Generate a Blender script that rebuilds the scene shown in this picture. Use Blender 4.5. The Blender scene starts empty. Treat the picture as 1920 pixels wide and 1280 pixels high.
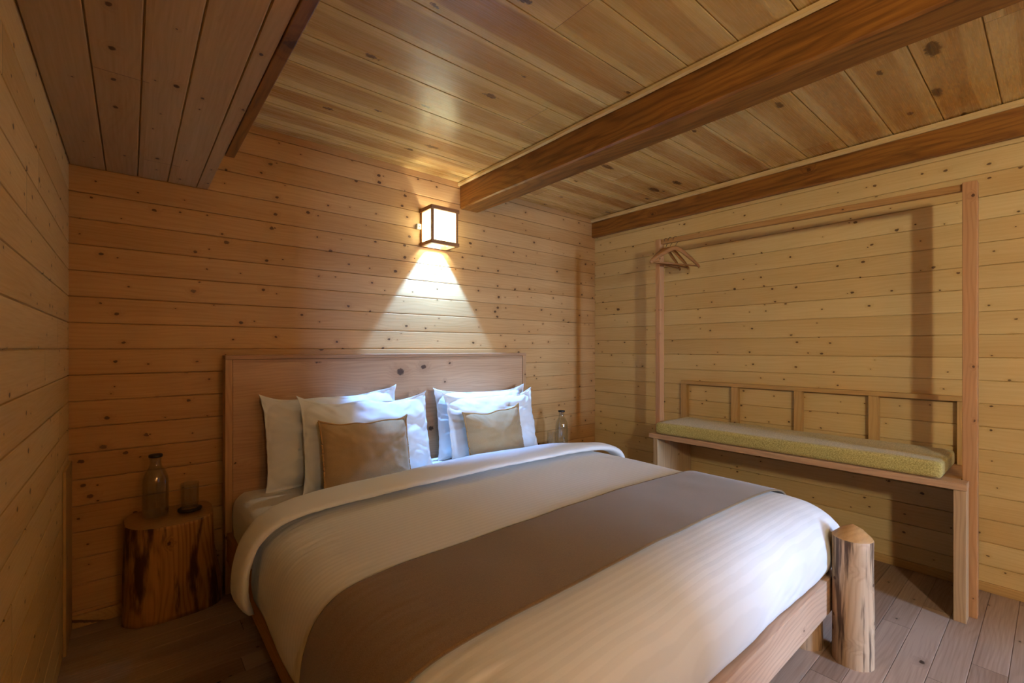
import bpy, bmesh, math, random
from mathutils import Vector, Matrix, noise, Euler
random.seed(7)
sc = bpy.context.scene
COL = sc.collection
PI = math.pi

# ------------------------------------------------------------------ basics
def lin(h):
    h = h.lstrip('#')
    out = []
    for i in (0, 2, 4):
        v = int(h[i:i+2], 16) / 255
        out.append(v/12.92 if v <= .04045 else ((v+.055)/1.055)**2.4)
    return tuple(out) + (1.0,)

def obj(name, bm, m, parent=None, smooth=False, label=None):
    bmesh.ops.recalc_face_normals(bm, faces=bm.faces[:])
    me = bpy.data.meshes.new(name); bm.to_mesh(me); bm.free()
    o = bpy.data.objects.new(name, me); COL.objects.link(o)
    if m is not None: me.materials.append(m)
    if smooth:
        me.polygons.foreach_set('use_smooth', [True]*len(me.polygons))
    if parent is not None:
        o.parent = parent
        o.matrix_parent_inverse = Matrix.Translation(-Vector(parent.location)) if not parent.get('_local') else Matrix.Identity(4)
    if label: o['label'] = label
    return o

def thing(name, label, cat, loc=(0,0,0), rz=0, group=None, local=False):
    o = bpy.data.objects.new(name, None); COL.objects.link(o)
    o.location = loc; o.rotation_euler = (0,0,rz); o.empty_display_size = .1
    o['label'] = label; o['category'] = cat
    if group: o['group'] = group
    if local: o['_local'] = 1
    return o

def tag(o, label, cat, group=None):
    o['label'] = label; o['category'] = cat
    if group: o['group'] = group
    return o

def struct(name, bm, m, parent=None, smooth=False):
    o = obj(name, bm, m, parent, smooth)
    if parent is None: o['kind'] = 'structure'
    return o

def dup(root, label, loc, rz=None, group=None):
    r = root.copy(); COL.objects.link(r); r.location = loc
    if rz is not None: r.rotation_euler = (0,0,rz)
    r['label'] = label
    if group: r['group'] = group
    for ch in root.children:
        c = ch.copy(); COL.objects.link(c); c.parent = r
        for g in ch.children:
            d = g.copy(); COL.objects.link(d); d.parent = c
    return r

def box(bm, x0, x1, y0, y1, z0, z1, bev=.0025):
    r = bmesh.ops.create_cube(bm, size=1)
    vs = r['verts']
    for v in vs:
        v.co = Vector(((x0+x1)/2 + v.co.x*(x1-x0), (y0+y1)/2 + v.co.y*(y1-y0), (z0+z1)/2 + v.co.z*(z1-z0)))
    if bev:
        es = list({e for v in vs for e in v.link_edges})
        bmesh.ops.bevel(bm, geom=es, offset=bev, segments=2, affect='EDGES', profile=.6)
    return bm

def Bx(*a, bev=.0025):
    return box(bmesh.new(), *a, bev=bev)

def tube(bm, pts, rad, n=8, ry=None, cap=True, up=Vector((0,0,1))):
    """sweep an elliptic section along pts; rad may be a list"""
    pts = [Vector(p) for p in pts]
    rings = []
    for i, p in enumerate(pts):
        t = (pts[min(i+1, len(pts)-1)] - pts[max(i-1, 0)]).normalized()
        s = t.cross(up)
        if s.length < 1e-3: s = t.cross(Vector((1,0,0)))
        s.normalize(); u = s.cross(t).normalized()
        r = rad[i] if isinstance(rad, (list, tuple)) else rad
        r2 = (ry[i] if isinstance(ry, (list, tuple)) else ry) if ry is not None else r
        rings.append([bm.verts.new(p + s*math.cos(2*PI*k/n)*r + u*math.sin(2*PI*k/n)*r2) for k in range(n)])
    for a, b in zip(rings, rings[1:]):
        for k in range(n):
            bm.faces.new((a[k], a[(k+1) % n], b[(k+1) % n], b[k]))
    if cap:
        bm.faces.new(rings[0][::-1]); bm.faces.new(rings[-1])
    return bm

def lathe(bm, prof, n=40, c=(0,0,0), wob=None):
    rings = []
    for r, z in prof:
        if r < 1e-5:
            rings.append([bm.verts.new((c[0], c[1], c[2]+z))])
        else:
            ring = []
            for k in range(n):
                a = 2*PI*k/n
                rr = r*(1 + (wob(a, z) if wob else 0))
                ring.append(bm.verts.new((c[0]+rr*math.cos(a), c[1]+rr*math.sin(a), c[2]+z)))
            rings.append(ring)
    for a, b in zip(rings, rings[1:]):
        for k in range(n):
            k2 = (k+1) % n
            if len(a) == 1 and len(b) == 1: continue
            if len(a) == 1: bm.faces.new((a[0], b[k], b[k2]))
            elif len(b) == 1: bm.faces.new((a[k], a[k2], b[0]))
            else: bm.faces.new((a[k], a[k2], b[k2], b[k]))
    return bm

# --------------------------------------------------------------- materials
class NB:
    def __init__(s, name):
        s.m = bpy.data.materials.new(name); s.m.use_nodes = True
        s.nt = s.m.node_tree; s.nt.nodes.clear()
        s.out = s.nt.nodes.new('ShaderNodeOutputMaterial')
    def link(s, a, b): s.nt.links.new(a, b)
    def put(s, sock, v):
        if v is None: return
        if hasattr(v, 'is_output'): s.link(v, sock)
        elif isinstance(v, (tuple, list)) and len(v) == 4 and sock.type == 'VECTOR': sock.default_value = v[:3]
        else: sock.default_value = v
    def node(s, t, **p):
        n = s.nt.nodes.new(t)
        for k, v in p.items(): setattr(n, k, v)
        return n
    def M(s, op, a, b=None, c=None, clamp=False):
        n = s.node('ShaderNodeMath', operation=op, use_clamp=clamp)
        s.put(n.inputs[0], a); s.put(n.inputs[1], b)
        if c is not None: s.put(n.inputs[2], c)
        return n.outputs[0]
    def V(s, op, a, b=None):
        n = s.node('ShaderNodeVectorMath', operation=op)
        s.put(n.inputs[0], a)
        if b is not None: s.put(n.inputs[1], b)
        return n.outputs['Value'] if op in ('LENGTH', 'DISTANCE', 'DOT_PRODUCT') else n.outputs[0]
    def comb(s, x, y, z=0.0):
        n = s.node('ShaderNodeCombineXYZ')
        for i, v in enumerate((x, y, z)): s.put(n.inputs[i], v)
        return n.outputs[0]
    def noise(s, vec, scale=1.0, detail=3.0, rough=.55):
        n = s.node('ShaderNodeTexNoise'); s.put(n.inputs['Vector'], vec)
        n.inputs['Scale'].default_value = scale; n.inputs['Detail'].default_value = detail; n.inputs['Roughness'].default_value = rough
        return n.outputs['Fac']
    def mix(s, f, a, b, mode='MIX'):
        n = s.node('ShaderNodeMix', data_type='RGBA', blend_type=mode)
        s.put(n.inputs[0], f); s.put(n.inputs[6], a); s.put(n.inputs[7], b)
        return n.outputs[2]
    def rng(s, v, a, b, c=0.0, d=1.0, smooth=False):
        n = s.node('ShaderNodeMapRange', interpolation_type='SMOOTHSTEP' if smooth else 'LINEAR'); n.clamp = True
        s.put(n.inputs[0], v); s.put(n.inputs[1], a); s.put(n.inputs[2], b); s.put(n.inputs[3], c); s.put(n.inputs[4], d)
        return n.outputs[0]
    def bsdf(s, col, rough=.5, spec=.5, bump=None, bstr=.2, bdist=.002, **kw):
        b = s.node('ShaderNodeBsdfPrincipled')
        s.put(b.inputs['Base Color'], col); s.put(b.inputs['Roughness'], rough); s.put(b.inputs['Specular IOR Level'], spec)
        for k, v in kw.items(): s.put(b.inputs[k.replace('_', ' ')], v)
        if bump is not None:
            n = s.node('ShaderNodeBump'); n.inputs['Strength'].default_value = bstr; n.inputs['Distance'].default_value = bdist
            s.link(bump, n.inputs['Height']); s.link(n.outputs[0], b.inputs['Normal'])
        s.link(b.outputs[0], s.out.inputs[0])
        return b

def wood(name, A, C, light, dark, bw=None, off=0.0, knot='#472309', kd=.3, kcell=(.16,.11), kr=(.003,.008), kstretch=1.4,
         rough=.5, spec=.4, seed=1, ring=55.0, contrast=1.0, vary=.35, blen=None, sap=0.0, sapcol=None, streak=0.0, streakcol='#2a1206', bump=.15,
         big=None, ringamp=1.0, streakf=40.0):
    s = NB(name)
    tc = s.node('ShaderNodeTexCoord'); sx = s.node('ShaderNodeSeparateXYZ'); s.link(tc.outputs['Object'], sx.inputs[0])
    T = 3 - A - C
    a, c, t = sx.outputs[A], sx.outputs[C], sx.outputs[T]
    gap = None
    if bw:
        cc = s.M('DIVIDE', s.M('SUBTRACT', c, off), bw)
        bid = s.M('FLOOR', cc); cf = s.M('FRACT', cc)
        wn = s.node('ShaderNodeTexWhiteNoise', noise_dimensions='1D'); s.link(s.M('ADD', bid, seed*13.37), wn.inputs['W'])
        r = wn.outputs['Value']
        if blen:
            al = s.M('ADD', s.M('DIVIDE', a, blen), s.M('MULTIPLY', r, 7.3))
            eid = s.M('FLOOR', al); ef = s.M('FRACT', al)
            wn2 = s.node('ShaderNodeTexWhiteNoise', noise_dimensions='2D'); s.link(s.comb(bid, eid), wn2.inputs['Vector'])
            r = s.M('FRACT', s.M('ADD', wn2.outputs['Value'], r))
            gap = s.M('LESS_THAN', ef, .0022/blen)
    else:
        r = 0.37; cf = None
    ro = s.M('MULTIPLY', r, 31.7)
    # knots: a cell pattern in the board's plane, each cell with a knot or not
    def knots(cell, radii, dens, sd):
        kv = s.comb(s.M('ADD', s.M('DIVIDE', a, cell[0]), ro), s.M('ADD', s.M('DIVIDE', s.M('ADD', c, s.M('MULTIPLY', t, .35)), cell[1]), sd), 0.0)
        vo = s.node('ShaderNodeTexVoronoi', voronoi_dimensions='2D'); s.link(kv, vo.inputs['Vector']); vo.inputs['Scale'].default_value = 1.0
        d = s.V('MULTIPLY', s.V('SUBTRACT', kv, vo.outputs['Position']), (cell[0]/kstretch, cell[1], 0.0))
        wob = s.M('MULTIPLY', wobn, radii[1]*.7)
        d = s.M('ADD', s.V('LENGTH', d), wob)
        cs = s.node('ShaderNodeSeparateColor'); s.link(vo.outputs['Color'], cs.inputs[0])
        pres = s.M('LESS_THAN', cs.outputs[1], dens)
        rad = s.M('ADD', radii[0], s.M('MULTIPLY', s.M('POWER', cs.outputs[0], 2.0), radii[1]-radii[0]))
        core = s.M('MULTIPLY', pres, s.rng(d, s.M('MULTIPLY', rad, .6), rad, 1.0, 0.0, True))
        halo = s.M('MULTIPLY', pres, s.rng(d, s.M('MULTIPLY', rad, .8), s.M('MULTIPLY', rad, 3.6), 1.0, 0.0, True))
        return core, halo
    wobn = s.M('SUBTRACT', s.noise(s.comb(a, c, t), 90.0, 1.0), .5)
    core, halo = knots(kcell, kr, kd, seed*1.7)
    if big:
        c2, h2 = knots(big[0], big[1], big[2], seed*2.9+4)
        core = s.M('MAXIMUM', core, c2); halo = s.M('MAXIMUM', halo, h2)
    blot = s.noise(s.comb(s.M('ADD', s.M('MULTIPLY', a, .9), ro), s.M('MULTIPLY', c, 7.0), s.M('MULTIPLY', t, 7.0)), 1.0, 3.0)
    fine = s.noise(s.comb(s.M('ADD', s.M('MULTIPLY', a, 5.0), ro), s.M('MULTIPLY', c, 210.0), s.M('MULTIPLY', t, 210.0)), 1.0, 1.0)
    warp = s.noise(s.comb(s.M('ADD', s.M('MULTIPLY', a, 1.3), ro), s.M('MULTIPLY', c, 5.0), s.M('MULTIPLY', t, 5.0)), 1.0, 2.0)
    ph = s.M('ADD', s.M('ADD', s.M('MULTIPLY', s.M('ADD', c, t), ring), s.M('MULTIPLY', warp, 9.0)), s.M('MULTIPLY', halo, 1.6))
    rings = s.M('POWER', s.M('ADD', s.M('MULTIPLY', s.M('SINE', s.M('MULTIPLY', ph, 2*PI)), .5), .5), 2.2)
    f = s.M('ADD', s.M('MULTIPLY', s.M('SUBTRACT', blot, .5), .9*contrast), .42)
    f = s.M('ADD', f, s.M('MULTIPLY', s.M('SUBTRACT', fine, .5), .45*contrast))
    f = s.M('ADD', f, s.M('MULTIPLY', s.M('SUBTRACT', rings, .35), .26*contrast*ringamp))
    if bw: f = s.M('ADD', f, s.M('MULTIPLY', s.M('SUBTRACT', r, .5), vary))
    f = s.M('MAXIMUM', s.M('MINIMUM', f, 1.0), 0.0)
    col = s.mix(f, lin(light), lin(dark))
    if sap and bw:
        wv = s.noise(s.comb(s.M('ADD', s.M('MULTIPLY', a, .75), s.M('MULTIPLY', ro, 1.7)), s.M('MULTIPLY', c, 4.0), 0.0), 1.0, 2.0)
        dd = s.M('ABSOLUTE', s.M('SUBTRACT', s.M('ADD', cf, s.M('MULTIPLY', s.M('SUBTRACT', wv, .5), .55)), s.M('ADD', .35, s.M('MULTIPLY', r, .3))))
        heart = s.rng(dd, .27, .325, 1.0, 0.0, True)
        heart = s.M('MULTIPLY', s.M('MULTIPLY', heart, s.rng(blot, .30, .62, .55, 1.0)), s.rng(s.M('FRACT', s.M('MULTIPLY', r, 7.7)), 0.0, .8, .5, 1.0), clamp=True)
        col = s.mix(s.M('MULTIPLY', heart, sap), col, lin(sapcol))
    if streak:
        st = s.noise(s.comb(s.M('ADD', s.M('MULTIPLY', a, 3.2), ro), s.M('MULTIPLY', c, streakf), s.M('MULTIPLY', t, streakf)), 1.0, 4.0)
        st = s.rng(st, .50, .64, 0.0, 1.0, True)
        col = s.mix(s.M('MULTIPLY', st, streak), col, lin(streakcol))
    col = s.mix(s.M('MULTIPLY', halo, .35), col, lin(dark))
    col = s.mix(s.M('MULTIPLY', core, .85), col, lin(knot))
    if gap is not None: col = s.mix(s.M('MULTIPLY', gap, .8), col, lin(knot))
    rg = s.M('ADD', rough, s.M('MULTIPLY', s.M('SUBTRACT', fine, .5), .15))
    h = s.M('ADD', s.M('MULTIPLY', fine, .6), s.M('MULTIPLY', rings, .4))
    s.bsdf(col, rg, spec, h, bump, .0012)
    return s.m

def cloth(name, col, rough=.9, stripe=None, weave=900.0, ws=.25, mottle=0.0, mcol=None, sheen=.15):
    s = NB(name)
    tc = s.node('ShaderNodeTexCoord'); o = tc.outputs['Object']
    sx = s.node('ShaderNodeSeparateXYZ'); s.link(o, sx.inputs[0])
    h = s.M('MULTIPLY', s.noise(o, weave, 2.0), ws)
    base = lin(col)
    if stripe:
        w = s.M('SINE', s.M('MULTIPLY', sx.outputs[1], 2*PI/stripe))
        band = s.rng(w, -.35, .35, 0.0, 1.0, True)
        h = s.M('ADD', h, s.M('MULTIPLY', band, .3))
        base = s.mix(s.M('MULTIPLY', band, .08), base, lin('#9a968f'))
    if mottle:
        mv = s.noise(o, mottle, 4.0, .7)
        base = s.mix(s.rng(mv, .38, .66), base, lin(mcol))
        h = s.M('ADD', h, mv)
    s.bsdf(base, rough, .2, h, .35, .0015, Sheen_Weight=sheen, Sheen_Roughness=.5)
    return s.m

def plain(name, col, rough=.5, metal=0.0, **kw):
    s = NB(name); tc = s.node('ShaderNodeTexCoord')
    n = s.noise(tc.outputs['Object'], 60.0, 3.0)
    c = s.mix(s.M('MULTIPLY', n, .18), lin(col), lin('#000000'))
    s.bsdf(c, rough, .5, None, Metallic=metal, **kw)
    return s.m

PINE_L, PINE_D = '#d6a86f', '#b07b40'  # back wall pine set darker and redder, dimmer light put into its colour
BW = .1085
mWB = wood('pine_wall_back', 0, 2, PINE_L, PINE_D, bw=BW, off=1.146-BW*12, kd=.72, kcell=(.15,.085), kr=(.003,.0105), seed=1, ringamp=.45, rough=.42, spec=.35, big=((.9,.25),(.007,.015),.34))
mWR = wood('pine_wall_right', 1, 2, '#e5ca92', '#c9a264', bw=.1095, off=1.104-.1095*12, kd=.6, kcell=(.14,.085), kr=(.003,.008), seed=2, ringamp=.4, rough=.5, spec=.3, big=((.7,.25),(.006,.014),.3))
mWL = wood('pine_wall_left', 1, 2, '#edca8d', '#cfa15c', bw=.1085, off=1.146-BW*12, kd=.65, kcell=(.15,.09), kr=(.003,.009), blen=2.6, seed=3, ringamp=.4, rough=.5, spec=.3)  # same pine lightened, standing in for light the lamps don't give this wall
mSOF = wood('pine_soffit', 1, 0, '#d9b47c', '#b78d54', bw=.118, off=-.195, kd=.5, kcell=(.17,.1), kr=(.003,.009), blen=1.9, seed=4, ringamp=.5, rough=.5)
mCEI = wood('varnished_ceiling', 0, 1, '#f2d28c', '#d9ab58', bw=.195, off=.164, kd=.62, kcell=(.48,.19), kr=(.008,.030), kstretch=2.6, blen=3.7, seed=5, ringamp=.5, rough=.27, spec=.65, sap=.75, sapcol='#b17431', ring=22, contrast=1.2, vary=.5, knot='#55290c')
mFLO = wood('floor_boards', 0, 1, '#b59c8a', '#836754', bw=.092, off=.02, kd=.3, kcell=(.3,.11), kr=(.004,.012), blen=1.25, seed=6, ringamp=.45, rough=.45, spec=.4, contrast=1.3, vary=.75, knot='#2a150b')
mBEAM = wood('dark_beam', 1, 2, '#a26c2e', '#6b3f17', kd=.35, kcell=(.55,.2), kr=(.008,.022), seed=7, rough=.4, spec=.45, contrast=1.5, ring=26, streak=.35, streakcol='#3a1c08')
mSTRIP = wood('pale_strip', 1, 2, '#e6cb94', '#c79d5c', kd=.2, seed=8, rough=.5)
mHEADX = wood('headboard_pine', 0, 2, '#cfa47a', '#a5774f', bw=.165, off=.255, kd=.6, kcell=(.5,.15), kr=(.004,.021), kstretch=1.15, seed=9, ringamp=.55, big=((.5,.17),(.016,.027),.85), rough=.45, spec=.35, contrast=1.25, vary=.4, ring=60, knot='#331608')
mHEADZ = wood('headboard_edge', 2, 0, '#cda070', '#a67648', kd=.4, kcell=(.25,.06), kr=(.004,.011), seed=10, rough=.45)
mRAILY = wood('bed_rail_y', 1, 2, '#bd8a4c', '#94612c', kd=.3, kcell=(.4,.1), kr=(.004,.01), seed=11, rough=.5)
mRAILX = wood('bed_rail_x', 0, 2, '#d0ab8c', '#a98268', kd=.3, kcell=(.3,.1), kr=(.004,.012), seed=12, rough=.5, contrast=1.3)
mLOG = wood('log_post', 2, 0, '#cbab89', '#a58462', kd=.9, kcell=(.12,.06), kr=(.007,.016), kstretch=1.1, seed=13, rough=.55, streak=.9, streakf=46.0, streakcol='#402616', contrast=1.2)
mLOGT = wood('log_end', 0, 1, '#c79a63', '#a87a47', kd=.0, seed=14, rough=.55)
mSTUMP = wood('stump_side', 2, 0, '#b5803f', '#7d4c1e', kd=.3, kcell=(.2,.1), kr=(.006,.02), seed=15, rough=.5, streak=.95, streakf=17.0, streakcol='#3a1606', contrast=1.6, ring=40)
mSTUMPT = wood('stump_top', 0, 1, '#b98a50', '#8c6030', kd=.0, seed=16, rough=.5, ring=70, contrast=1.2)
mBENX = wood('bench_pine_y', 1, 0, '#cfa67c', '#ad8058', kd=.25, kcell=(.3,.1), seed=17, rough=.5)
mBENZ = wood('bench_pine_z', 2, 1, '#cbab82', '#a58058', kd=.3, kcell=(.3,.06), seed=18, rough=.5, contrast=1.4)
mRACKZ = wood('rack_post_pine', 2, 1, '#c99767', '#a87346', kd=.5, kcell=(.22,.05), kr=(.003,.007), seed=19, rough=.5, contrast=1.2)
mRACKY = wood('rack_bar_pine', 1, 2, '#c2935a', '#9a6c38', kd=.4, kcell=(.25,.06), kr=(.003,.006), seed=20, rough=.5)
mSTILE = wood('back_frame_pine', 2, 1, '#d3ae72', '#b48a50', kd=.2, seed=21, rough=.5)
mSTILEY = wood('back_rail_pine', 1, 2, '#d3ae72', '#b48a50', kd=.2, seed=22, rough=.5)
mHANG = wood('hanger_wood', 0, 2, '#ab7743', '#855226', kd=.0, seed=23, rough=.4)
mLAMPW = wood('lamp_wood', 0, 2, '#b07a48', '#85542c', kd=.0, seed=24, rough=.4)

mSHEET = cloth('white_sheet', '#e9e5df', stripe=None)
mDUV = cloth('duvet_satin_stripe', '#efedea', stripe=.021, rough=.75)
mPIL = cloth('pillow_cotton', '#ece9e4')
mTAN = cloth('tan_linen', '#b5976d', weave=600, ws=.5, mottle=700, mcol='#a3845a')
mTAN2 = cloth('tan_piping', '#b48a55', weave=600, ws=.5)
mRUN = cloth('brown_runner', '#836846', weave=500, ws=.8, mottle=420, mcol='#6f5538', sheen=.3)
mOLIVE = cloth('olive_tweed', '#d2bf74', weave=300, ws=.9, mottle=190, mcol='#8f7c38', sheen=.25)
mMETAL = plain('brushed_metal', '#b9b7b2', .3, 1.0)
mDARKM = plain('dark_wire', '#7a6a55', .35, .9)
mLID = plain('black_lid', '#17120f', .4)
mCOAST = plain('dark_coaster', '#2a1a12', .5)
mSWITCH = plain('cream_plastic', '#e9dfc0', .4)

def glass(name, tint=(1,1,1,1), ior=1.46):
    s = NB(name); tr = s.node('ShaderNodeBsdfTransparent'); tr.inputs[0].default_value = tint
    gl = s.node('ShaderNodeBsdfGlossy'); gl.inputs[0].default_value = (1,1,1,1); gl.inputs['Roughness'].default_value = .03
    lw = s.node('ShaderNodeLayerWeight'); lw.inputs[0].default_value = .3
    f = s.M('ADD', s.M('MULTIPLY', s.M('POWER', lw.outputs['Facing'], 2.2), .8), .04)
    mx = s.node('ShaderNodeMixShader'); s.link(f, mx.inputs[0]); s.link(tr.outputs[0], mx.inputs[1]); s.link(gl.outputs[0], mx.inputs[2])
    s.link(mx.outputs[0], s.out.inputs[0]); return s.m
mGLASS = glass('clear_glass', (.93,.935,.92,1)); mWATER = glass('water', (.95,.955,.945,1), 1.33)

def emis(name, col, st):
    s = NB(name); e = s.node('ShaderNodeEmission'); e.inputs[0].default_value = col; e.inputs[1].default_value = st
    s.link(e.outputs[0], s.out.inputs[0]); return s.m
def pane_mat(name, col, st):
    s = NB(name)
    d = s.node('ShaderNodeBsdfTranslucent'); d.inputs[0].default_value = (.75,.78,.70,1)
    f = s.node('ShaderNodeBsdfDiffuse'); f.inputs[0].default_value = (.8,.78,.68,1)
    m = s.node('ShaderNodeMixShader'); m.inputs[0].default_value = .4
    s.link(d.outputs[0], m.inputs[1]); s.link(f.outputs[0], m.inputs[2])
    e = s.node('ShaderNodeEmission'); e.inputs[0].default_value = col; e.inputs[1].default_value = st
    a = s.node('ShaderNodeAddShader'); s.link(m.outputs[0], a.inputs[0]); s.link(e.outputs[0], a.inputs[1])
    s.link(a.outputs[0], s.out.inputs[0]); return s.m

# ------------------------------------------------------------------- room
XL, XR, YB, YF, ZC = -.195, 3.12, 2.603, -1.70, 2.272

def planks(P, bounds, lo, hi, N, axisA, axisB, thick=.02, g=.0046, dep=.007):
    """boards side by side along axis B, running along axis A from lo to hi; P = plane coordinate, N = +-1 outward direction on the third axis"""
    bm = bmesh.new(); T = 3-axisA-axisB
    prof = []
    for b0, b1 in zip(bounds, bounds[1:]):
        prof += [(b0, P-N*dep), (b0+g*.5, P-N*dep*.9), (b0+g, P-N*.0004), (b0+g*2, P), (b1-g*.6, P), (b1-.0004, P-N*.0008)]
    prof.append((bounds[-1], P-N*dep))
    back = P-N*thick
    def pt(a, b, t):
        v = [0,0,0]; v[axisA] = a; v[axisB] = b; v[T] = t; return v
    r0 = [bm.verts.new(pt(lo, b, t)) for b, t in prof]; r1 = [bm.verts.new(pt(hi, b, t)) for b, t in prof]
    q0 = [bm.verts.new(pt(lo, b, back)) for b in (prof[0][0], prof[-1][0])]; q1 = [bm.verts.new(pt(hi, b, back)) for b in (prof[0][0], prof[-1][0])]
    for i in range(len(prof)-1):
        bm.faces.new((r0[i], r0[i+1], r1[i+1], r1[i]))
    bm.faces.new((q0[0], q0[1], q1[1], q1[0]))
    bm.faces.new((r0[0], r1[0], q1[0], q0[0])); bm.faces.new((r0[-1], r1[-1], q1[1], q0[1]))
    bm.faces.new(r0 + [q0[1], q0[0]]); bm.faces.new(r1 + [q1[1], q1[0]])
    return bm

def bnd(off, bw, lo, hi):
    k = math.floor((lo-off)/bw)+1; out = [lo]
    while off+k*bw < hi-1e-4:
        if off+k*bw > lo+1e-3: out.append(off+k*bw)
        k += 1
    return out+[hi]

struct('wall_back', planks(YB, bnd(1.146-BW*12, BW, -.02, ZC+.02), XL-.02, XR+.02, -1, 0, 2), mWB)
struct('wall_right', planks(XR, bnd(1.104-.1095*12, .1095, -.02, ZC+.02), YF-.02, YB, -1, 1, 2), mWR)
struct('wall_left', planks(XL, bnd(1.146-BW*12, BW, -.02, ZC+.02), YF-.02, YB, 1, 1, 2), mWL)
struct('ceiling', planks(ZC, bnd(.164, .195, YF-.02, YB), XL, XR, -1, 0, 1, g=.0042, dep=.009), mCEI)
struct('floor', planks(0, bnd(.02, .092, YF-.02, YB), XL, XR, 1, 0, 1, g=.0015, dep=.003), mFLO)
# wall behind the camera, with the window that lets the daylight in
WX0, WX1, WZ0, WZ1 = 1.52, 2.42, .25, 1.85
bm = bmesh.new()
for q in ((XL,WX0,0,ZC), (WX1,XR,0,ZC), (WX0,WX1,0,WZ0), (WX0,WX1,WZ1,ZC)):
    box(bm, q[0], q[1], YF-.08, YF, q[2], q[3], bev=0)
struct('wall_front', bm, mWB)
bm = bmesh.new()
for q in ((WX0-.05,WX0,WZ0-.05,WZ1+.05), (WX1,WX1+.05,WZ0-.05,WZ1+.05), (WX0,WX1,WZ0-.05,WZ0), (WX0,WX1,WZ1,WZ1+.05), (WX0,WX1,1.02,1.05)):
    box(bm, q[0], q[1], YF-.02, YF+.02, q[2], q[3])
box(bm, (WX0+WX1)/2-.015, (WX0+WX1)/2+.015, YF-.018, YF+.018, WZ0, WZ1)
struct('window_1', bm, mSTILEY)

# low boarded ceiling over the left wall: boards, side, edge strip, dark fascia beam
SZ = 1.908
bm = planks(SZ, [-.195,-.083,.022,.127,.236,.283], YF, YB-.002, -1, 1, 0, thick=.022)
struct('ceiling_soffit', bm, mSOF)
bm = Bx(.268, .284, YF, YB-.002, SZ+.0225, ZC-.0055, bev=0)
struct('trim_1', bm, mSOF)
struct('trim_2', Bx(.2842, .316, YF, 2.098, SZ-.004, ZC-.0055), mBEAM)
# beams
def rough_beam(x0, x1, z0, z1, y0, y1, amp=.003, n=90):
    bm = bmesh.new(); rows = []
    sec = [(x0,z1),(x0,(z0+z1)/2),(x0,z0+.008),(x0+.008,z0),((x0+x1)/2,z0),(x1-.008,z0),(x1,z0+.008),(x1,z1)]
    for i in range(n+1):
        y = y0+(y1-y0)*i/n
        row = []
        for j, (x, z) in enumerate(sec):
            d = noise.noise(Vector((x*9, y*2.2, z*9+3)))*amp + noise.noise(Vector((x*20, y*11, z*20)))*amp*.4
            d2 = noise.noise(Vector((x*9+7, y*2.2, z*9)))*amp
            if j in (0, 7): d2 = 0
            row.append(bm.verts.new((x+d, y, z+d2)))
        rows.append(row)
    for a, b in zip(rows, rows[1:]):
        for k in range(len(sec)-1): bm.faces.new((a[k], a[k+1], b[k+1], b[k]))
        bm.faces.new((a[-1], a[0], b[0], b[-1]))
    bm.faces.new(rows[0]); bm.faces.new(rows[-1][::-1])
    return bm
struct('ceiling_beam', rough_beam(1.717, 1.868, 2.095, ZC-.006, YF, YB-.001), mBEAM)
struct('ceiling_beam_edge', rough_beam(3.078, XR-.001, 2.112, 2.238, YF, YB-.001, amp=.002), mBEAM)
struct('trim_3', rough_beam(1.697, 1.7155, 2.243, ZC-.006, YF, YB-.001, amp=.003), mSTRIP)
struct('trim_4', rough_beam(3.062, XR-.001, 2.2385, ZC-.006, YF, YB-.001, amp=.002), mSTRIP)
struct('baseboard_right', Bx(XR-.016, XR-.0005, YF, YB-.01, .0, .042), mSTILEY)
struct('baseboard_back', Bx(XL+.01, XR-.02, YB-.016, YB-.0005, .0, .05), mSTILEY)
struct('trim_5', Bx(XL+.0005, XL+.010, 2.375, YB-.001, .0, .69), mSTILE)

# ------------------------------------------------------------------ bed
bed = thing('bed', 'wide pine bed with boarded headboard and log foot post', 'bed', (1.27, 1.52, 0))
HX0, HX1, HY, HZ = .338, 2.214, 2.49, 1.118
hb = obj('headboard', Bx(HX0+.031, HX1-.031, HY+.006, HY+.03, .12, HZ-.021), mHEADX, bed)
obj('headboard_edge', Bx(HX0, HX0+.03, HY, HY+.075, .0, HZ-.0205), mHEADZ, bed)
obj('headboard_edge', Bx(HX1-.03, HX1, HY, HY+.075, .0, HZ-.0205), mHEADZ, bed)
obj('headboard_cap', Bx(HX0, HX1, HY-.002, HY+.082, HZ-.02, HZ), mHEADX, bed)
obj('side_rail', Bx(HX0+.006, HX0+.045, .553, HY-.001, .158, .288), mRAILY, bed)
obj('side_rail', Bx(2.165, 2.204, .553, HY-.001, .158, .288), mRAILY, bed)
obj('foot_rail', Bx(HX0+.046, 2.164, .552, .59, .155, .284), mRAILX, bed)
def log_post(x, y, h, r):
    bm = bmesh.new(); sd = x*7+y
    wob = lambda a, z: .05*noise.noise(Vector((math.cos(a)*1.3+sd, math.sin(a)*1.3, z*3))) + .02*noise.noise(Vector((math.cos(a)*4+sd, math.sin(a)*4, z*6)))
    pr = [(r*1.02, 0)]+[(r*(1.02-.02*i/12), h*i/12*.905) for i in range(1, 13)]+[(r*.94, h*.915), (r*.5, h*.967), (0, h)]
    return lathe(bm, pr, 36, (x, y, 0), wob)
def log_split(x, y, h, r, zt):
    p = obj('log_post', log_post(x, y, h, r), mLOG, bed, True)
    p.data.materials.append(mLOGT)
    for f in p.data.polygons:
        if f.center.z > zt and f.normal.z > .3:
            f.material_index = 1
    return p
log_split(2.045, .487, .503, .0625, .44)
log_split(.505, .487, .503, .0625, .44)
bm = lathe(bmesh.new(), [(.066, 0), (.064, .08), (.063, .154), (0, .154)], 28, (2.035, .645, 0), lambda a, z: .05*noise.noise(Vector((math.cos(a)*2, math.sin(a)*2, z*4))))
obj('support_block', bm, mLOG, bed, True)
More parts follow.
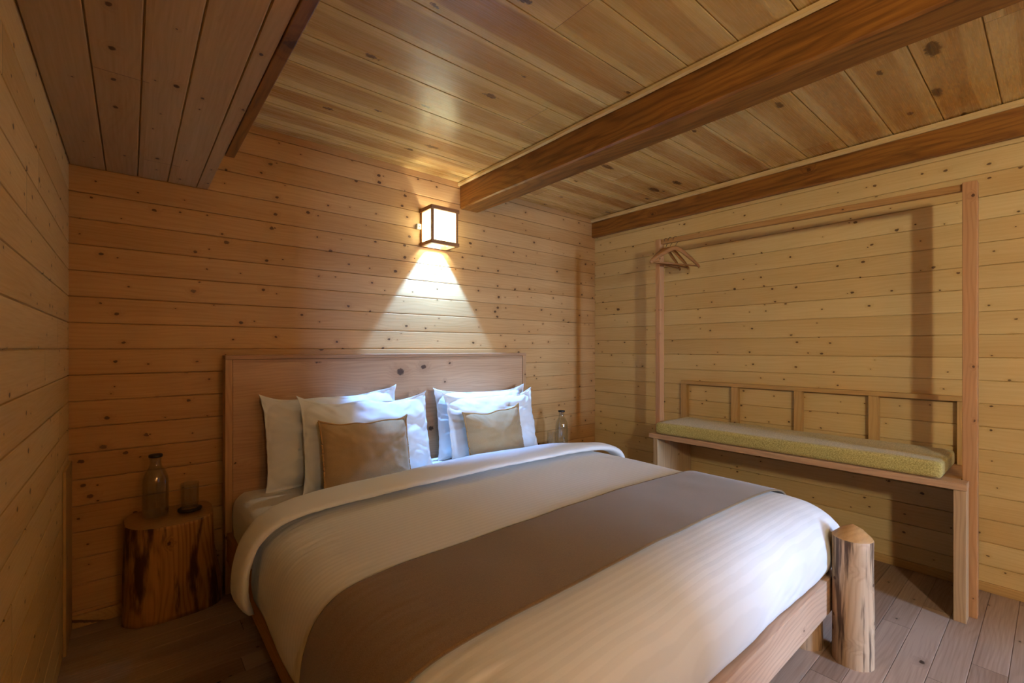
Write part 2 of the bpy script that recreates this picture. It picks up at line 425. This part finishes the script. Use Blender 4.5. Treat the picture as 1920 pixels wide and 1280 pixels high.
bm = lathe(bmesh.new(), [(.066, 0), (.064, .08), (.063, .154), (0, .154)], 28, (.515, .645, 0), lambda a, z: .05*noise.noise(Vector((math.cos(a)*2, math.sin(a)*2, z*4))))
obj('support_block', bm, mLOG, bed, True)
bm = bmesh.new()
for i in range(9):
    y = .70+i*.205
    box(bm, HX0+.046, 2.164, y, y+.09, .19, .206, bev=0)
obj('bed_slats', bm, mRAILX, bed)

# mattress (rounded box with fitted sheet)
def rounded_box(x0, x1, y0, y1, z0, z1, r, rz, nx=60, ny=60, nz=14, fn=None):
    """top + sides as one draped grid; rounded edges by a superellipse"""
    bm = bmesh.new()
    bmesh.ops.create_cube(bm, size=2)
    bmesh.ops.subdivide_edges(bm, edges=bm.edges[:], cuts=26, use_grid_fill=True)
    cx, cy, cz = (x0+x1)/2, (y0+y1)/2, (z0+z1)/2
    hx, hy, hz = (x1-x0)/2, (y1-y0)/2, (z1-z0)/2
    for v in bm.verts:
        p = v.co.copy()
        # concentrate vertices at the edges
        q = Vector([math.copysign(1-(1-abs(t))**1.6, t) for t in p])
        P = Vector((q.x*hx, q.y*hy, q.z*hz))
        C = Vector((max(-hx+r, min(hx-r, P.x)), max(-hy+r, min(hy-r, P.y)), max(-hz+rz, min(hz-rz, P.z))))
        D = Vector(((P.x-C.x)/r, (P.y-C.y)/r, (P.z-C.z)/rz))
        L = D.length
        if L > 1e-6:
            m = max(abs(D.x), abs(D.y), abs(D.z))
            D *= m/L
            P = C + Vector((D.x*r, D.y*r, D.z*rz))
        P += Vector((cx, cy, cz))
        if fn: P = fn(P)
        v.co = P
    return bm
def sheet_fn(p):
    w = noise.noise(Vector((p.x*6, p.y*6, p.z*14)))*.004 + noise.noise(Vector((p.x*26, p.y*13, p.z*8)))*.0022
    d = Vector((p.x-1.27, 0, 0)); k = 1 if p.x > 1.27 else -1
    zf = max(0, (p.z-.25))/.23
    return Vector((p.x + k*w*(1 if abs(p.x-1.27) > .8 else .2), p.y, p.z + w*zf*1.2))
o = obj('mattress', rounded_box(.362, 2.195, .62, 2.484, .207, .482, .055, .06, fn=sheet_fn), mSHEET, None, True)
tag(o, 'thick mattress in a white fitted sheet lying on the pine bed', 'mattress')

# ---- draped covers
def catmull(P, n):
    out = []
    Q = [Vector(p) for p in P]; Q = [2*Q[0]-Q[1]]+Q+[2*Q[-1]-Q[-2]]
    for i in range(1, len(Q)-2):
        for k in range(24):
            t = k/24
            a, b, c, d = Q[i-1:i+3]
            out.append(.5*((2*b)+(c-a)*t+(2*a-5*b+4*c-d)*t*t+(3*b-a-3*c+d)*t**3))
    out.append(Q[-2])
    L = [0]
    for a, b in zip(out, out[1:]): L.append(L[-1]+(b-a).length)
    res = []; j = 0
    for i in range(n+1):
        s = L[-1]*i/n
        while j < len(L)-2 and L[j+1] < s: j += 1
        f = (s-L[j])/max(1e-9, L[j+1]-L[j])
        res.append(out[j].lerp(out[j+1], f))
    return res
def normals2(P):
    N = []
    for i in range(len(P)):
        t = P[min(i+1, len(P)-1)]-P[max(0, i-1)]
        N.append(Vector((-t.y, t.x)).normalized())
    return N
PX = [(.330,.272),(.322,.34),(.330,.42),(.358,.485),(.42,.527),(.55,.546),(.8,.553),(1.25,.560),(1.75,.556),(1.98,.551),(2.10,.540),(2.19,.513),(2.255,.455),(2.278,.37),(2.278,.27)]
PYF = [(.80,0),(.72,.003),(.655,.016),(.60,.050),(.567,.105),(.553,.17),(.558,.23),(.575,.268)]

def drape(name, y_head, m, off=0.0, y_foot=None, nu=220, nv=180, thick=.012, seed=0, ripple=True, hem=0.0, zmin=.284):
    prof = catmull([Vector((x, z)) for x, z in PX], nu); nr = normals2(prof)
    if y_foot is None:
        yp = catmull([Vector((y_head, 0)), Vector((y_head-.3, 0)), Vector((1.1, 0))]+[Vector(p) for p in PYF], nv)
    else:
        yp = [Vector((y_head+(y_foot-y_head)*i/nv, 0)) for i in range(nv+1)]
    bm = bmesh.new(); g = []
    for i, (p, n) in enumerate(zip(prof, nr)):
        row = []
        for q in yp:
            y, dr = q.x, q.y
            side = max(0, min(1, (.535-p.y)/.2))
            w = noise.noise(Vector((p.x*2.3+seed, y*2.3, p.y*3)))*.007 + noise.noise(Vector((p.x*7, y*6+seed, p.y*6)))*.0025
            if ripple:
                lft = math.exp(-((p.x-.46)/.10)**2)*(1 if p.y > .46 else max(0, (p.y-.40)/.06))
                w += float(ripple)*lft*.0085*noise.noise(Vector((p.x*9, y*55+seed, 2)))*(.5+.5*noise.noise(Vector((y*7, 1, 1))))*1.6
                w += math.exp(-((p.y-.33)/.09)**2)*.006*noise.noise(Vector((1, y*9, p.y*5)))
            if dr > .002 and y_foot is None:
                w += min(1, dr/.06)*(.005*noise.noise(Vector((p.x*5+y*4, dr*6, 5)))+.0018*noise.noise(Vector((p.x*16+dr*30, dr*20, 1))))
            x = p.x+n.x*(off+w); z = p.y+n.y*(off+w*.9)
            yy = y
            if dr > 0:
                z = z-dr*min(1, max(.15, (p.y-.272)/.28))
                yy = y-w*1.5
                # the corner pulls in
                k = max(0, (2.0-abs(p.x-1.27)*2.2)) if False else 1
            z = max(z, zmin if dr > .2 else z)
            row.append(bm.verts.new((x, yy, z)))
        g.append(row)
    for a, b in zip(g, g[1:]):
        for j in range(len(yp)-1):
            bm.faces.new((a[j], a[j+1], b[j+1], b[j]))
    return bm
def solid(o, t, off):
    md = o.modifiers.new('solid', 'SOLIDIFY'); md.thickness = t; md.offset = off
    return o
duv = obj('duvet', drape('duvet', 1.80, mDUV), mDUV, None, True); solid(duv, .012, -1 )
tag(duv, 'white satin-striped duvet spread over the mattress, hanging over the foot rail', 'duvet')
# turned-back fold
def fold_mesh():
    P = [(.326,.262),(.312,.33),(.316,.42),(.346,.492),(.41,.535),(.55,.553),(.8,.560),(1.25,.566),(1.75,.562),(2.0,.556),(2.13,.543),(2.225,.515),(2.29,.465),(2.312,.40)]
    prof = catmull([Vector(p) for p in P], 150); nr = normals2(prof); bm = bmesh.new(); rings = []
    n = 28
    for i, (p, nn) in enumerate(zip(prof, nr)):
        s = i/150
        x = p.x
        yh = 1.80+.11*math.sin(min(1, max(0, (x-.35)/1.7))*PI)**.8 + .02*math.sin(x*5)
        yf = 1.688+.012*noise.noise(Vector((x*4, 0, 0)))
        if p.y < .5 and x < 1:
            k = (.5-p.y)/.24; yh += .035*k; yf -= .02*k*0 - .01*k
        cy, hw = (yh+yf)/2, (yh-yf)/2
        th = .0225+.004*noise.noise(Vector((x*3, 4, p.y*5)))
        if s > .93: th *= max(.25, math.sqrt(max(0, 1-((s-.93)/.07)**2))); hw *= max(.45, math.sqrt(max(0, 1-((s-.93)/.07)**2)))
        if s < .03: th *= math.sqrt(max(.02, 1-(1-s/.03)**2)); hw *= .6+.4*math.sqrt(max(0, 1-(1-s/.03)**2))
        ring = []
        for k in range(n):
            a = 2*PI*k/n
            ca, sa = math.cos(a), math.sin(a)
            dy = math.copysign(abs(ca)**.7, ca)*hw
            puff = .75+.35*(dy/hw*.5+.5)
            dn = math.copysign(abs(sa)**.8, sa)*th*puff
            w = noise.noise(Vector((x*8, dy*14, p.y*8)))*.004*(1 if sa > -.2 else 0)
            # little gathers near the seam edge
            if ca < -.3: w += .002*noise.noise(Vector((x*45, 3, p.y*45)))
            q = p + nn*(th*.95+.006+dn+w)
            ring.append(bm.verts.new((q.x, cy+dy, q.y)))
        rings.append(ring)
    for a, b in zip(rings, rings[1:]):
        for k in range(n): bm.faces.new((a[k], a[(k+1) % n], b[(k+1) % n], b[k]))
    bm.faces.new(rings[0]); bm.faces.new(rings[-1][::-1])
    return bm
obj('turned_fold', fold_mesh(), mPIL, duv, True, 'plain white turned-back top edge')
run = obj('bed_runner', drape('bed_runner', 1.152, mRUN, off=.0125, y_foot=.772, nv=70, ripple=.3), mRUN, None, True); solid(run, .007, 0)
tag(run, 'brown woven bed runner laid across the white duvet', 'bed runner')

# ---- pillows
def pillow_bm(w, h, T, seed, flange=.06, n=66, ear=.035, wr=1.0, pp=4.6):
    bm = bmesh.new(); F = []; B = []
    for i in range(n+1):
        fr, br = [], []
        for j in range(n+1):
            u = math.sin((i/n-.5)*PI)*.55+(2*i/n-1)*.45; v = math.sin((j/n-.5)*PI)*.55+(2*j/n-1)*.45
            ui, vi = min(1, abs(u)/(1-flange*h/w)), min(1, abs(v)/(1-flange))
            rho = (ui**pp+vi**pp)**(1/pp); t = (1-rho**2.1)**.72 if rho < 1 else 0
            # corners are longer than the middles of the sides
            px = u*w/2*(1-ear*.75*(1-abs(v)**4))
            pz = v*h/2*(1-ear*(2.1 if v > 0 else .8)*(1-abs(u)**4.5)) + (.012*noise.noise(Vector((u*2.2+seed*2, 1, seed))) if v > 0 else 0)*v
            ce = (abs(u)*abs(v))**3
            sag = 1-.18*v
            wv = noise.noise(Vector((u*3+seed, v*3, seed)))*.014*wr + noise.noise(Vector((u*7+seed, v*6, seed)))*.006*wr
            cr = noise.noise(Vector((math.atan2(v, u)*11+seed, math.hypot(u, v)*1.5, 3)))*.022*wr*max(abs(u), abs(v))**3*(.35+.65*(abs(u)*abs(v)))
            fl = noise.noise(Vector((u*7+seed*3, v*7, 9)))*.010*wr*(1 if (ui > .97 or vi > .97) else 0)
            y0 = fl + ce*.015*noise.noise(Vector((seed*5+u*2, v*2, 1)))
            d = T/2*t*sag
            fr.append(bm.verts.new((px, y0-d-.002+(wv+cr)*t**.5, pz)))
            edge = i in (0, n) or j in (0, n)
            br.append(fr[-1] if edge else bm.verts.new((px, y0+d+.002+(wv-cr)*t**.5*.7, pz)))
        F.append(fr); B.append(br)
    for i in range(n):
        for j in range(n):
            bm.faces.new((F[i][j], F[i+1][j], F[i+1][j+1], F[i][j+1]))
            q = (B[i][j], B[i][j+1], B[i+1][j+1], B[i+1][j])
            if len(set(q)) == 4: 
                try: bm.faces.new(q)
                except ValueError: pass
    return bm, F
def pillow(name, label, cat, w, h, T, seed, x, y, z, tilt, rz=0, roll=0, m=mPIL, group=None, piping=False, flange=.02, ear=.085, wr=1.0):
    bm, F = pillow_bm(w, h, T, seed, flange=flange, ear=ear, wr=wr, pp=9.0 if piping else 4.6)
    n = len(F)-1
    ring = [F[i][0].co.copy() for i in range(n)]+[F[n][j].co.copy() for j in range(n)]+[F[i][n].co.copy() for i in range(n, 0, -1)]+[F[0][j].co.copy() for j in range(n, 0, -1)]
    for v in bm.verts: v.co.z += h/2
    for p in ring: p.z += h/2
    o = obj(name, bm, m, None, True); o.location = (x, y, z)
    o.rotation_mode = 'ZXY' if False else 'XYZ'
    o.rotation_euler = (Matrix.Rotation(rz, 3, 'Z') @ Matrix.Rotation(-tilt, 3, 'X') @ Matrix.Rotation(roll, 3, 'Y')).to_euler()
    tag(o, label, cat, group)
    if piping:
        b2 = bmesh.new(); tube(b2, ring+[ring[0]], .0042, 6, cap=False)
        c = obj('piping', b2, mTAN2, None, True); c.parent = o
    return o
R = math.radians
MZ = .484
pillow('pillow', 'white pillow at the far left, leaning on the headboard behind another pillow', 'pillow', .71, .475, .15, 1, .825, 2.352, MZ-.012, R(9), R(1.5), R(-1.0), group='white pillows by the headboard')
pillow('pillow', 'white pillow directly behind the larger beige cushion', 'pillow', .71, .455, .15, 2.3, .945, 2.205, MZ-.012, R(13), R(3), R(1.2), group='white pillows by the headboard')
pillow('pillow', 'white pillow against the headboard at the right, mostly hidden by the pillow before it', 'pillow', .72, .445, .15, 3.7, 1.755, 2.352, MZ-.012, R(9), R(-2), R(.5), group='white pillows by the headboard')
pillow('pillow', 'white pillow directly behind the smaller olive tan cushion', 'pillow', .72, .425, .15, 5.1, 1.745, 2.215, MZ-.012, R(12), R(2), R(.5), group='white pillows by the headboard')
pillow('cushion', 'larger beige linen cushion standing before the left pillows', 'cushion', .44, .355, .14, 6.2, .865, 2.062, MZ-.012, R(14), R(1), R(1.0), m=mTAN, piping=True, flange=.008, ear=.07, wr=.45, group='linen cushions on the bed')
pillow('cushion', 'smaller square tan cushion standing before the right pillows', 'cushion', .43, .335, .14, 8.4, 1.655, 2.09, MZ-.012, R(11), R(2), R(-2.0), m=mTAN, piping=True, flange=.008, ear=.075, wr=.45, group='linen cushions on the bed')

# ------------------------------------------------------------- wall lamps
mPANE = pane_mat('rice_paper_pane', (1.0,.90,.50,1), 1.25)
mPANE2 = pane_mat('rice_paper_pane_rear', (1.0,.92,.68,1), 350.0)
mBULB = emis('bulb_glow', (.95,.97,1,1), 20.0)
def lamp(name, label, loc, rz, mp, ms):
    """local: back at y=0 (wall), front at y=-.144, x +-.095, z +-.118"""
    t = thing(name, label, 'lamp', loc, rz, 'wall lamps', local=True)
    hx, d, hz, b = .095, .144, .118, .014
    bm = bmesh.new()
    for z0, z1 in ((hz-.024, hz), (-hz, -hz+.022)):
        e = .006
        box(bm, -hx-e, hx+e, -d-e, -d+b, z0, z1, bev=.001); box(bm, -hx-e, -hx+b, -d+b, 0, z0, z1, bev=.001)
        box(bm, hx-b, hx+e, -d+b, 0, z0, z1, bev=.001); box(bm, -hx+b, hx-b, -b, 0, z0, z1, bev=.001)
    for x in (-hx, hx-b):
        for y in (-d, -b):
            box(bm, x, x+b, y, y+b, -hz+.022, hz-.024, bev=.001)
    obj('lamp_frame', bm, mLAMPW, t)
    z0, z1 = -hz+.022, hz-.024
    obj('pane', Bx(-hx+b, hx-b, -d+.005, -d+.008, z0, z1, bev=0), mp, t)
    obj('pane', Bx(-hx+.005, -hx+.008, -d+b, -b, z0, z1, bev=0), ms, t)
    obj('pane', Bx(hx-.008, hx-.005, -d+b, -b, z0, z1, bev=0), ms, t)
    bm = bmesh.new(); box(bm, -hx+b, hx-b, -.085, -.065, hz-.012, hz-.004, bev=0)
    lathe(bm, [(.016,.0),(.016,.03),(.0,.03)], 16, (0,-.075,hz-.04))
    h = obj('lamp_holder', bm, mLAMPW, t)
    bm = lathe(bmesh.new(), [(.0,.0),(.02,.004),(.022,.018),(.014,.034),(.0,.038)], 20, (0,-.075,hz-.086))
    obj('bulb', bm, mBULB, h, True)
    bm = lathe(bmesh.new(), [(.021,0),(.0205,.006),(.017,.014),(.009,.0195),(0,.021)], 22, (.0,-.075,hz-.002))
    obj('cap', bm, mMETAL, t, True)
    bm = Bx(-hx-.034, -hx-.006, -.022, 0, -.014, .020, bev=.002)
    p = obj('bracket', bm, mSWITCH, t)
    bm = lathe(bmesh.new(), [(.0022,0),(.0022,.002),(0,.002)], 10); bmesh.ops.rotate(bm, verts=bm.verts, matrix=Matrix.Rotation(PI/2, 3, 'X'))
    for v in bm.verts: v.co += Vector((-hx-.019, -.022, .003))
    obj('screw', bm, mLID, p)
    return t
LP = (1.51, YB-.001, 1.915)
lamp('wall_lamp', 'small wooden box lamp with paper panes, lit above the headboard', LP, 0, mPANE, mPANE)
lamp('wall_lamp', 'small wooden box lamp lit on the left wall behind the camera', (XL+.001, -1.5, 1.72), PI/2, mPANE2, mLAMPW)
mPANE3 = pane_mat('added_lamp_pane_amber', (1.0,.62,.24,1), 36.0)
lamp('wall_lamp', 'added wooden box lamp, unseen on the wall behind the camera, left of the window', (.85, YF+.001, 1.74), PI, mPANE3, mLAMPW)  # unseen lamp added to throw orange light on the left and back walls

# ------------------------------------------------------------ stumps etc.
def stump_bm():
    bm = bmesh.new(); n = 72; rings = []; H = .425
    zs = [0,.02,.05,.09,.14,.2,.26,.32,.37,.405,.418]
    for z in zs:
        ring = []
        for k in range(n):
            a = 2*PI*k/n
            c, s = math.cos(a), math.sin(a)
            rx = .158; ry = .105
            x = rx*math.copysign(abs(c)**.85, c); y = ry*math.copysign(abs(s)**.75, s)
            if y > .075: y = .075+(y-.075)*.15
            f = 1+.025*noise.noise(Vector((c*3, s*3, z*2))) + .03*noise.noise(Vector((c*9, s*9, z*3)))
            fl = math.exp(-((a-6.0)/.75)**2)+math.exp(-((a+.28)/.75)**2)
            f += fl*.17*max(0, min(1, (.27-z)/.16))**1.2
            f += .04*(1-z/.42)**2
            if z > .4: f *= 1-.012*(z-.4)/.018
            zz = z + (.02*(y/ry) if z > .35 else 0)*min(1, (z-.35)/.06 if z > .35 else 0)
            ring.append(bm.verts.new((x*f, min(.082, y*f) if y > 0 else y*f, zz)))
        rings.append(ring)
    for a, b in zip(rings, rings[1:]):
        for k in range(n): bm.faces.new((a[k], a[(k+1) % n], b[(k+1) % n], b[k]))
    bm.faces.new(rings[0][::-1]); bm.faces.new(rings[-1])
    return bm
stump = thing('log_stump', 'thick log stump used as bedside table, left of the bed by the corner', 'stump table', (.135, 2.515, 0), 0, 'log stump bedside tables', local=True)
p = obj('trunk', stump_bm(), mSTUMP, stump, True)
p.data.materials.append(mSTUMPT)
for f in p.data.polygons:
    if len(f.vertices) > 10 and f.center.z > .3: f.material_index = 1; f.use_smooth = False
dup(stump, 'log stump used as bedside table, hidden beyond the right side of the bed', (2.415, 2.385, 0), 0)

def bottle(label, loc):
    t = thing('water_bottle', label, 'bottle', loc, 0, 'water bottles', local=True)
    out = [(0,.001),(.040,.001),(.0465,.004),(.048,.012),(.0475,.06),(.0475,.150),(.045,.172),(.037,.196),(.027,.214),(.0215,.226),(.0205,.240),(.0205,.250),(.0225,.252),(.0225,.257),(.019,.258)]
    inn = [(.0185,.250),(.0185,.240),(.0190,.228),(.0245,.213),(.0345,.194),(.0425,.171),(.045,.149),(.045,.06),(.0455,.014),(.042,.008),(0,.007)]
    obj('glass_body', lathe(bmesh.new(), out+inn, 48), mGLASS, t, True)
    w = [(0,.0072),(.0418,.0083),(.0452,.0145),(.0447,.06),(.0447,.149),(.0422,.171),(.0342,.194),(.0242,.2125),(0,.2125)]
    obj('water', lathe(bmesh.new(), w, 48), mWATER, t, True)
    obj('lid', lathe(bmesh.new(), [(0,.2585),(.0235,.2585),(.0250,.2595),(.0250,.268),(.023,.2705),(0,.2705)], 32), mLID, t, True, 'black bottle lid')
    return t
b1 = bottle('clear glass water bottle with black lid on the log stump left of the bed', (.083, 2.505, .4215))
dup(b1, 'clear glass water bottle with black lid standing beyond the right end of the headboard', (2.45, 2.36, .4215))
def tumbler(label, loc):
    t = thing('drinking_glass', label, 'glass', loc, 0, 'drinking glasses', local=True)
    pr = [(0,.0),(.032,.0),(.0335,.003),(.0345,.05),(.036,.108),(.0355,.110),(.0345,.109),(.0328,.05),(.0315,.010),(0,.009)]
    obj('glass_body', lathe(bmesh.new(), pr, 40), mGLASS, t, True)
    return t
def coaster(label, loc):
    o = obj('coaster', lathe(bmesh.new(), [(0,0),(.044,0),(.0455,.002),(.0455,.008),(.044,.010),(0,.010)], 36), mCOAST, None, True)
    o.location = loc; tag(o, label, 'coaster', 'coasters'); return o
coaster('dark round coaster under the glass on the log stump left of the bed', (.205, 2.512, .423))
coaster('dark round coaster under the glass beyond the right end of the headboard', (2.362, 2.378, .423))
g1 = tumbler('plain drinking glass beside the bottle on the log stump left of the bed', (.205, 2.512, .4335))
dup(g1, 'plain drinking glass beside the bottle beyond the right end of the headboard', (2.362, 2.378, .4335))

# ------------------------------------------------------------------ bench
bench = thing('bench', 'long narrow pine wall bench with a slatted back frame', 'bench', (2.89, 1.0, 0))
bm = bmesh.new()
BX0, BX1 = 2.67, XR-.002
pts = [(BX0,.245),(2.752,.245),(2.752,.272),(2.822,.272),(2.822,.245),(BX1,.245),(BX1,1.762),(2.815,1.762),(2.815,1.733),(2.752,1.733),(2.752,1.762),(BX0,1.762)]
lo = [bm.verts.new((x, y, .553)) for x, y in pts]; hi = [bm.verts.new((x, y, .583)) for x, y in pts]
bm.faces.new(hi); bm.faces.new(lo[::-1])
for i in range(len(pts)):
    j = (i+1) % len(pts); bm.faces.new((lo[i], lo[j], hi[j], hi[i]))
bmesh.ops.bevel(bm, geom=[e for e in bm.edges if abs(e.verts[0].co.z-e.verts[1].co.z) < 1e-6], offset=.002, segments=1, affect='EDGES')
obj('seat_board', bm, mBENX, bench)
bm = bmesh.new(); box(bm, BX0+.003, 2.752, .246, .286, 0, .5528); box(bm, 2.7521, 2.823, .2745, .286, 0, .5528, bev=0); box(bm, 2.8232, XR-.017, .25, .286, 0, .5528)
obj('leg', bm, mBENZ, bench)
bm = bmesh.new(); box(bm, BX0+.003, XR-.017, 1.70, 1.732, 0, .5528)
obj('leg', bm, mBENZ, bench)
obj('cleat', Bx(2.76, 3.09, 1.66, 1.6995, .515, .5528), mBENX, bench)
obj('back_rail', Bx(3.078, XR-.001, .272, 1.765, .893, .918), mSTILEY, bench)
for y in (1.748, 1.385, 1.008, .643, .295):
    obj('back_stile', Bx(3.088, XR-.001, y-.0225, y+.0225, .584, .8925), mSTILE, bench)
def cush_fn(p):
    w = noise.noise(Vector((p.x*7, p.y*5, p.z*9)))*.004 + noise.noise(Vector((p.x*30, p.y*40, p.z*6)))*.0012
    return p+Vector((w, 0, w*.8 if p.z > .62 else 0))
c = obj('bench_cushion', rounded_box(2.684, 3.072, .322, 1.724, .5835, .660, .018, .02, fn=cush_fn), mOLIVE, None, True)
tag(c, 'long flat olive tweed cushion lying on the pine bench', 'bench cushion')

# ------------------------------------------------------------ clothes rack
rack = thing('clothes_rack', 'tall pine clothes rail frame of two posts and a bar before the right wall', 'clothes rack', (2.79, 1.0, 0))
obj('post', Bx(2.758, 2.812, .221, .267, 0, 1.866), mRACKZ, rack)
obj('post', Bx(2.758, 2.811, 1.736, 1.770, 0, 1.893), mRACKZ, rack)
bm = bmesh.new()
r = box(bm, 2.772, 2.800, .262, 1.742, 1.834, 1.864, bev=.003)
for v in bm.verts: v.co.z += (v.co.y-.262)/1.48*.026
obj('bar', bm, mRACKY, rack)
def hanger(label, loc, rz):
    t = thing('clothes_hanger', label, 'hanger', loc, rz, 'wooden hangers on the rack', local=True)
    P = [(x, y, z-.018) for x, y, z in [(-.205,0,-.150),(-.19,0,-.134),(-.15,0,-.106),(-.09,0,-.072),(-.04,0,-.046),(0,0,-.036),(.04,0,-.046),(.09,0,-.072),(.15,0,-.106),(.19,0,-.134),(.205,0,-.150)]]
    pts = catmull([Vector(p) for p in P], 40)
    rr = [.0055+.0015*math.sin(PI*i/40) for i in range(41)]; r2 = [.010+.005*math.sin(PI*i/40) for i in range(41)]
    obj('shoulders', tube(bmesh.new(), pts, rr, 10, r2, up=Vector((0,1,0))) if False else tube(bmesh.new(), pts, rr, 10, r2), mHANG, t, True)
    bm = tube(bmesh.new(), [(-.188,0,-.160),(.188,0,-.160)], .0052, 8)
    obj('crossbar', bm, mHANG, t, True)
    # wire neck then a loop over the bar
    arc = [(.0228*math.cos(a), 0, .0228*math.sin(a)) for a in [R(-70)+i*R(255)/18 for i in range(19)]]
    obj('hook', tube(bmesh.new(), [(0,0,-.052),(0,0,-.034)]+arc, .0018, 6, up=Vector((0,1,0))), mDARKM, t, True, 'bent wire hook')
    return t
BZ = lambda y: 1.834+(y-.262)/1.48*.026
h1 = hanger('wooden hanger hanging nearest the left post of the clothes rack', (2.786, 1.706, BZ(1.706)+.0145), R(4))
dup(h1, 'wooden hanger hanging between the two other hangers on the rack', (2.786, 1.674, BZ(1.674)+.0145), R(-5))
dup(h1, 'wooden hanger hanging farthest from the left post, twisted out of line', (2.786, 1.634, BZ(1.634)+.0145), R(-17))

# ------------------------------------------------------------------ lights
def light(name, typ, loc, rot, energy, col, **kw):
    l = bpy.data.lights.new(name, typ); l.energy = energy; l.color = col
    for k, v in kw.items(): setattr(l, k, v)
    o = bpy.data.objects.new(name, l); COL.objects.link(o); o.location = loc; o.rotation_euler = rot
    return o
light('bulb_beam', 'SPOT', (LP[0], YB-.076, LP[2]-.012), (0, 0, 0), 215, (.16,.40,1.0), spot_size=R(69), spot_blend=.22, shadow_soft_size=.012)
light('bulb_inside', 'POINT', (LP[0], YB-.076, LP[2]-.03), (0,0,0), 6, (.92,.97,.85), shadow_soft_size=.02)
light('window_sky', 'AREA', (2.0, YF-2.3, 3.0), (PI/2-R(36), 0, 0), 110, (.42,.62,1.0), shape='RECTANGLE', size=1.2, size_y=.9)
light('window_daylight', 'AREA', (1.92, YF-4.0, 1.6), (PI/2, 0, 0), 430, (.42,.62,1.0), shape='RECTANGLE', size=.8, size_y=1.8)

w = bpy.data.worlds.new('world'); sc.world = w; w.use_nodes = True
bg = w.node_tree.nodes['Background']; bg.inputs[0].default_value = (.55,.68,1,1); bg.inputs[1].default_value = .4

# ------------------------------------------------------------------ camera
cd = bpy.data.cameras.new('camera'); cam = bpy.data.objects.new('camera', cd); COL.objects.link(cam)
cam.location = (0, 0, 1.15); cam.rotation_euler = (PI/2, 0, -math.atan2(.6411, .7675))
cd.sensor_width = 36; cd.lens = 856/1920*36; cd.shift_y = 13/1920; cd.clip_start = .02
sc.camera = cam
for o in bpy.data.objects:
    if '_local' in o: del o['_local']
sc.view_settings.view_transform = 'Standard'; sc.view_settings.look = 'None'
sc.view_settings.exposure = 0.27; sc.view_settings.gamma = 1.0; sc.view_settings.use_curve_mapping = False
sc.cycles.use_denoising = True
sc.cycles.use_adaptive_sampling = True; sc.cycles.adaptive_threshold = .07
sc.cycles.max_bounces = 6; sc.cycles.diffuse_bounces = 3; sc.cycles.transmission_bounces = 4; sc.cycles.transparent_max_bounces = 12
sc.cycles.caustics_reflective = False; sc.cycles.caustics_refractive = False
sc.cycles.sample_clamp_indirect = 6.0
